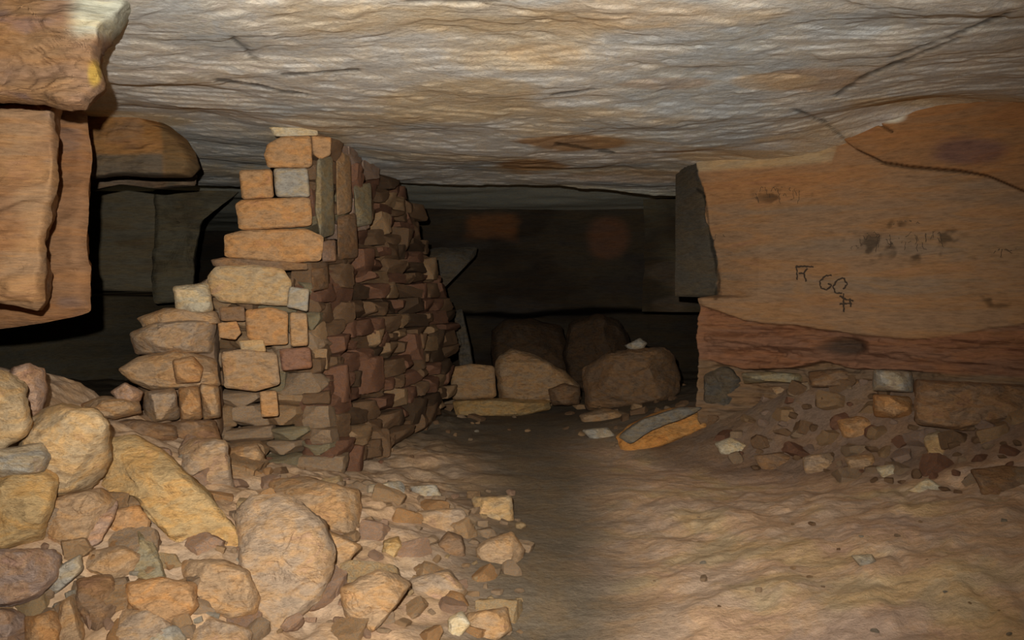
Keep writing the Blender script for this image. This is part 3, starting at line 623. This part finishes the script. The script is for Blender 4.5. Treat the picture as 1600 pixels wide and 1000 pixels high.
 ([(1520,735),(1570,728),(1620,735),(1620,775),(1540,778)],'brown','flat dull stone at the picture edge on the rubble rim','flat edge stone',None,.16),
 ([(1180,712),(1225,706),(1250,722),(1215,738),(1188,734)],'brown','low brown stone in front of the rubble heap','low brown stone',None,.12),
 ([(1255,715),(1285,708),(1300,722),(1285,745),(1258,740)],'dusty','dusty knob of stone in front of the rubble heap','dusty knob',None,.12),
 ([(1320,715),(1362,708),(1368,730),(1330,738)],'tan','tan flat stone in front of the brick like orange stone','tan flat stone',None,.12),
 ([(1330,868),(1362,866),(1372,880),(1345,886)],'grey','small grey stone alone on the right hand dirt slope','small grey slope stone',None,.08),
]
for i, (poly, colr, label, nick, Yd, T) in enumerate(R):
    mason = 50 <= i <= 68
    hero(i, poly, colr, label, nick, Yd, T, name='masonry_stone' if 41 <= i <= 68 else 'rubble_stone', cat='stone' if 41 <= i <= 68 else 'rock',
         k=.78 if 68 <= i <= 73 else 1.0, rough=(.45 if mason else .7) if 41 <= i <= 68 else 1.0, tilt=(.05 if mason else None), chisel=0 if mason else 3, bev=.05 if mason else .12, crag=.005 if mason else .012)

slab = [o for o in bpy.data.objects if o.get('label', '').startswith('orange yellow slab')][0]
slab.color = (.50, .25, .08, 1)
lay = outline_stone('top_layer', [(966,683),(1000,655),(1060,637),(1100,636),(1075,652),(1020,672),(985,694)], hit_ground(1040, 672) - .26, .16, tilt=.5, seed=77, n=60)
lay.location = lay.location - slab.location; lay.parent = slab; lay.color = (*tint('grey', .5), 1); lay['label'] = 'grey bedding layer on top of the slab'
for j, (pl_, c_, Y_, lb) in enumerate([([(494,250),(520,238),(523,366),(500,374),(492,330)], 'greenish', 4.36, 'tall greenish upright slab on the pillar corner below the orange corner end stone'),
        ([(524,232),(548,246),(550,330),(526,338)], 'tan', 4.62, 'tall tan slab beside the tall greenish slab on the receding side of the pillar'),
        ([(526,340),(556,332),(560,402),(528,406)], 'brown', 4.66, 'squared brown slab under the tall tan slab on the receding side'),
        ([(552,290),(580,286),(582,350),(556,356)], 'greenish', 5.0, 'olive slab in the upper receding side of the pillar, behind the squared brown slab'),
        ([(500,378),(524,374),(526,408),(504,410)], 'pinkish', 4.34, 'pinkish squared stone under the tall greenish upright slab'),
        ([(486,420),(512,416),(514,450),(488,456)], 'brown', 4.2, 'rounded brown stone on the pillar corner next to the small grey corner stone')]):
    hero(220 + j, pl_, c_, lb, Y=Y_, T=.14, yaw=2.6, tilt=0, cat='stone', name='masonry_stone', chisel=1, rough=.5)
# slab leaning in the dark chamber and a thin shard
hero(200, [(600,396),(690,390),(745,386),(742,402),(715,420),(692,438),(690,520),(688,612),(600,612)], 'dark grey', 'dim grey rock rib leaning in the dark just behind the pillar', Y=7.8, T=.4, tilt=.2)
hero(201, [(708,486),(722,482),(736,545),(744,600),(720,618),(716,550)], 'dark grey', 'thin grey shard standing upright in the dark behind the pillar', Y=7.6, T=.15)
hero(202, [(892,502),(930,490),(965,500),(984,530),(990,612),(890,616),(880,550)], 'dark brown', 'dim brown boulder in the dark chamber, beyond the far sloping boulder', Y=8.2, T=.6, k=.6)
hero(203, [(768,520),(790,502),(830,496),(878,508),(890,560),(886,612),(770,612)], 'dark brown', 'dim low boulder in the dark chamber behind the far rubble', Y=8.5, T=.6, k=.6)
hero(204, [(975,540),(1000,528),(1012,536),(1005,545),(985,548)], 'grey', 'small grey stone lying on top of the massive far boulder', Y=6.75, T=.15)

# ------------------------------------------------------------------ dry stone pillar: courses of individual stones
ORD = ['first', 'second', 'third', 'fourth', 'fifth', 'sixth', 'seventh', 'eighth', 'ninth', 'tenth', 'eleventh', 'twelfth', 'thirteenth', 'fourteenth', 'fifteenth', 'sixteenth', 'seventeenth', 'eighteenth', 'nineteenth', 'twentieth',
       'twenty-first', 'twenty-second', 'twenty-third', 'twenty-fourth', 'twenty-fifth']
rnd = random.Random(11)
def receding_line(z):
    """Near and far plan points of the receding face at height z (it leans outward towards its foot)."""
    zn = np.array([.1, .5, .95, 1.3, 1.75]); zf = zn
    n_ = P(0, 0, 1) * 0
    near = np.array([np.interp(z, zn, [-.80, -.90, -.945, -.955, -.90]), np.interp(z, zn, [4.15, 4.2, 4.28, 4.32, 4.38])])
    far = np.array([np.interp(z, zf, [-.46, -.44, -.50, -.64, -.78]), np.interp(z, zf, [6.5, 6.6, 6.7, 6.7, 6.6])])
    return near, far
courses = []; z = .10
while z < 1.72:
    h = rnd.uniform(.065, .115); courses.append((z, h)); z += h
ncs = len(courses)
pool_top = ['greenish', 'brown', 'reddish', 'brown', 'mauve', 'brown']; pool_low = ['reddish', 'brown', 'reddish', 'brown', 'reddish', 'dark brown', 'brown', 'tan']
SW = {'greenish': 'greenish', 'brown': 'brown', 'reddish': 'reddish', 'tan': 'tan', 'mauve': 'mauve', 'dark brown': 'dark brown'}
for ci, (z0, h) in enumerate(courses):
    n_, f_ = receding_line(z0 + h / 2); Lr = np.linalg.norm(f_ - n_); u = (f_ - n_) / Lr; out = np.array([u[1], -u[0]]); s = rnd.uniform(0, .04); k = 0
    while s < Lr:
        ln = rnd.uniform(.10, .36) * (1.25 if s > 1.2 else 1.0); dp = rnd.uniform(.16, .24); bulge = rnd.uniform(-.02, .035)
        hh = h * rnd.uniform(.85, 1.1)
        if rnd.random() < .16: hh *= 1.9; bulge += .02; ln *= .8
        c = n_ + u * (s + ln / 2) - out * (dp / 2 - bulge); colr = rnd.choice(pool_top if z0 > 1.25 and s < 1.1 else pool_low)
        ang = math.atan2(u[1], u[0])
        ob = place_lump('masonry_stone', rnd.randrange(8), (c[0], c[1], z0 + h / 2), (ln * 1.07, dp, hh * 1.1), (rnd.uniform(-.1, .1), rnd.uniform(-.08, .08), ang + rnd.uniform(-.2, .2)), tint(colr, rnd.uniform(.8, 1.1)))
        tag(ob, f"{colr} stone in the pillar's receding side, {ORD[ncs - 1 - ci]} course down, {ORD[k]} from its near corner", 'stone', "stones of the pillar's receding side")
        s += ln; k += 1
# filler courses of the near face, between and below the big stones
z = .12; fc = []
while z < .96:
    h = rnd.uniform(.06, .11); fc.append((z, h)); z += h
for ci, (z0, h) in enumerate(fc):
    zc = z0 + h / 2; n_, f_ = receding_line(zc); x = n_[0] + .02; xl = -1.42 - (.96 - zc) * .15; k = 0
    while x > xl:
        ln = rnd.uniform(.10, .22); dp = .2; yf = n_[1] + .09 - (x - n_[0]) * -.05 + rnd.uniform(-.03, .03) - .12 * max(0, (.6 - zc))
        colr = rnd.choice(['tan', 'tan', 'dusty', 'brown', 'dusty', 'greenish'])
        ob = place_lump('masonry_stone', rnd.randrange(8), (x - ln / 2, yf + .02, zc), (ln * 1.12, dp, h * 1.15), (rnd.uniform(-.08, .08), rnd.uniform(-.08, .08), rnd.uniform(-.15, .15)), tint(colr, rnd.uniform(.95, 1.2)))
        tag(ob, f"{colr} stone low in the pillar's near face, {ORD[ci]} course up, {ORD[k]} from the corner", 'stone', "small stones of the pillar's near face")
        x -= ln; k += 1
# earth and small packing inside the pillar
Vc, Fc_ = [], []
def ringpts(z):
    n_, f_ = receding_line(z); xl = -1.30 if z < 1.05 else -1.12
    if z > 1.5: xl = -1.08
    u = (f_ - n_) / np.linalg.norm(f_ - n_); o = np.array([u[1], -u[0]])
    a = n_ - o * .12 + u * .12; b = f_ - o * .12 - u * .05; c = np.array([-1.2, 6.5]); d = np.array([xl, 4.55])
    return a, b, c, d
zs = np.linspace(0, 1.76, 40); nr = 80
for zc in zs:
    q = ringpts(zc); per = []
    for i in range(4):
        a, b = q[i], q[(i + 1) % 4]
        for t in range(nr // 4): per.append(a + (b - a) * t / (nr // 4))
    for pt in per: Vc.append((pt[0], pt[1], zc))
Vc = np.array(Vc); Vc[:, :2] += (.03 * fbm(Vc, 6, 3, 600))[:, None]
for r in range(len(zs) - 1):
    for i in range(nr):
        j = (i + 1) % nr; Fc_.append((r * nr + i, r * nr + j, (r + 1) * nr + j, (r + 1) * nr + i))
Fc_.append(tuple(range((len(zs) - 1) * nr, len(zs) * nr)))
core = link_mesh('wall_centre', Vc, Fc_, M_floor, tone=np.tile(np.array(srgb(96, 74, 52)), (len(Vc), 1))); struct(core, 'earth packing between the stones of the pillar')
# same for the stepped end
def stone_fill(poly, Y, T, seed):
    o = outline_stone('wall_centre', poly, Y, T, M_floor, seed=seed, n=100, rough=.8, tilt=.2, tone=lambda V: np.tile(np.array(srgb(128, 100, 74)), (len(V), 1))); struct(o, 'earth packing under the ruined steps of the pillar')
stone_fill([(225, 515), (340, 500), (350, 690), (240, 690), (205, 640), (215, 590)], 4.08, .6, 700)

# ------------------------------------------------------------------ small loose rocks lying on the ground
dirs = ['just above', 'above and to the right of', 'to the right of', 'below and to the right of', 'just below', 'below and to the left of', 'to the left of', 'above and to the left of']
used = {}
def scatter(region, count, smin, smax, cols, group, name='loose_rock', seed=1, flat=.6, base=False):
    rn = random.Random(seed); poly = np.array(region, float); x0, y0 = poly.min(0); x1, y1 = poly.max(0); placed = 0; tries = 0; spots = []
    def inside(x, y):
        c = False
        for i in range(len(poly)):
            (xa, ya), (xb, yb) = poly[i - 1], poly[i]
            if (ya > y) != (yb > y) and x < (xb - xa) * (y - ya) / (yb - ya) + xa: c = not c
        return c
    while placed < count and tries < count * 30:
        tries += 1; x = rn.uniform(x0, x1); y = rn.uniform(y0, y1)
        if not inside(x, y): continue
        s = smin * (smax / smin) ** (rn.random() ** 1.6)
        if any(math.hypot(x - a, y - b) < (s + c) * .42 for a, b, c in spots): continue
        d = hit_ground(x, y)
        if d is None: continue
        hn = [(abs(x - hx) + abs(y - hy)) for _, hx, hy, _ in HEROES]
        if not base and min(math.hypot(x - hx, y - hy) / (hs * .5) for _, hx, hy, hs in HEROES) < .8: continue
        if base and min(math.hypot(x - hx, y - hy) / (hs * .5) for _, hx, hy, hs in HEROES) < (.45 if seed == 31 else .8): continue
        p = P(x, y, d); sz = s * d / F; h = sz * rn.uniform(.4, .85) * flat / .6
        gz = float(ground_z(p[0], p[1])); colr = rn.choice(cols)
        ob = place_lump(name, rn.randrange(14), (p[0], p[1], gz + h * (-.12 if base else .2)), (sz, sz * rn.uniform(.6, 1), h), (rn.uniform(-.4, .4), rn.uniform(-.4, .4), rn.uniform(0, 3.1)), tint(colr, rn.uniform(.85, 1.1)))
        hi = int(np.argmin(hn)); nick, hx, hy, _ = HEROES[hi]
        a = math.degrees(math.atan2(x - hx, hy - y)) % 360; dr = dirs[int((a + 22.5) // 45) % 8]
        sw = 'tiny' if s < 14 else 'small' if s < 26 else 'fist sized' if s < 40 else 'sizeable'
        lab = f"{sw} {colr} rock {dr} the {nick}"
        used[lab] = used.get(lab, 0) + 1
        if used[lab] > 1: lab += f", {['', 'farther off', 'third farthest', 'fourth farthest', 'fifth farthest', 'sixth farthest'][min(5, used[lab] - 1)]}"
        tag(ob, ' '.join(lab.split()[:16]), 'rock', group); spots.append((x, y, s)); placed += 1

scatter([(0, 760), (170, 760), (230, 690), (420, 730), (600, 770), (780, 800), (800, 1000), (0, 1000)], 110, 45, 100, ['tan', 'dusty', 'buff', 'tan', 'dusty', 'pinkish', 'orange'], 'half buried rocks of the mound', name='rubble_stone', seed=31, base=True)
scatter([(1110, 640), (1180, 590), (1360, 590), (1440, 640), (1600, 650), (1600, 760), (1450, 760), (1300, 740), (1150, 725)], 60, 30, 72, ['brown', 'reddish', 'dusty', 'brown', 'tan', 'dusty'], 'larger rubble under the written wall', name='rubble_stone', seed=32, base=True)
scatter([(700, 610), (900, 600), (1070, 600), (1070, 640), (960, 660), (860, 645), (700, 660)], 34, 14, 44, ['brown', 'tan', 'dusty', 'brown'], 'rubble at the far end of the passage', name='rubble_stone', seed=33, base=True)
scatter([(230, 690), (420, 730), (420, 800), (380, 850), (420, 990), (300, 1000), (60, 1000), (60, 860), (200, 800)], 55, 14, 56, ['tan', 'dusty', 'orange', 'grey', 'pinkish'], 'loose rocks among the big stones of the mound', seed=21)
scatter([(420, 745), (600, 745), (810, 770), (830, 880), (820, 1000), (430, 1000), (500, 900)], 80, 10, 44, ['dusty', 'tan', 'dusty', 'pinkish', 'dusty', 'buff'], 'loose rocks on the dusty side of the mound', seed=22, flat=.55)
scatter([(380, 655), (500, 640), (640, 655), (720, 655), (700, 690), (600, 735), (420, 742)], 40, 9, 30, ['brown', 'reddish', 'dusty', 'tan', 'dark brown'], 'fallen rocks along the foot of the pillar', seed=23)
scatter([(1110, 660), (1180, 600), (1360, 600), (1440, 660), (1600, 670), (1600, 770), (1450, 775), (1300, 750), (1180, 745)], 80, 12, 42, ['brown', 'reddish', 'dusty', 'brown', 'brown', 'mauve'], 'rubble under the written wall', seed=24)
scatter([(700, 640), (900, 630), (1000, 640), (980, 720), (900, 700), (860, 665), (760, 700), (690, 690)], 20, 7, 22, ['tan', 'grey', 'brown', 'dusty'], 'small rocks scattered on the passage floor', seed=25)
scatter([(980, 770), (1600, 790), (1600, 1000), (960, 1000)], 22, 6, 15, ['tan', 'grey', 'dusty', 'brown'], 'pebbles on the dirt slope', name='pebble', seed=26, flat=.5)
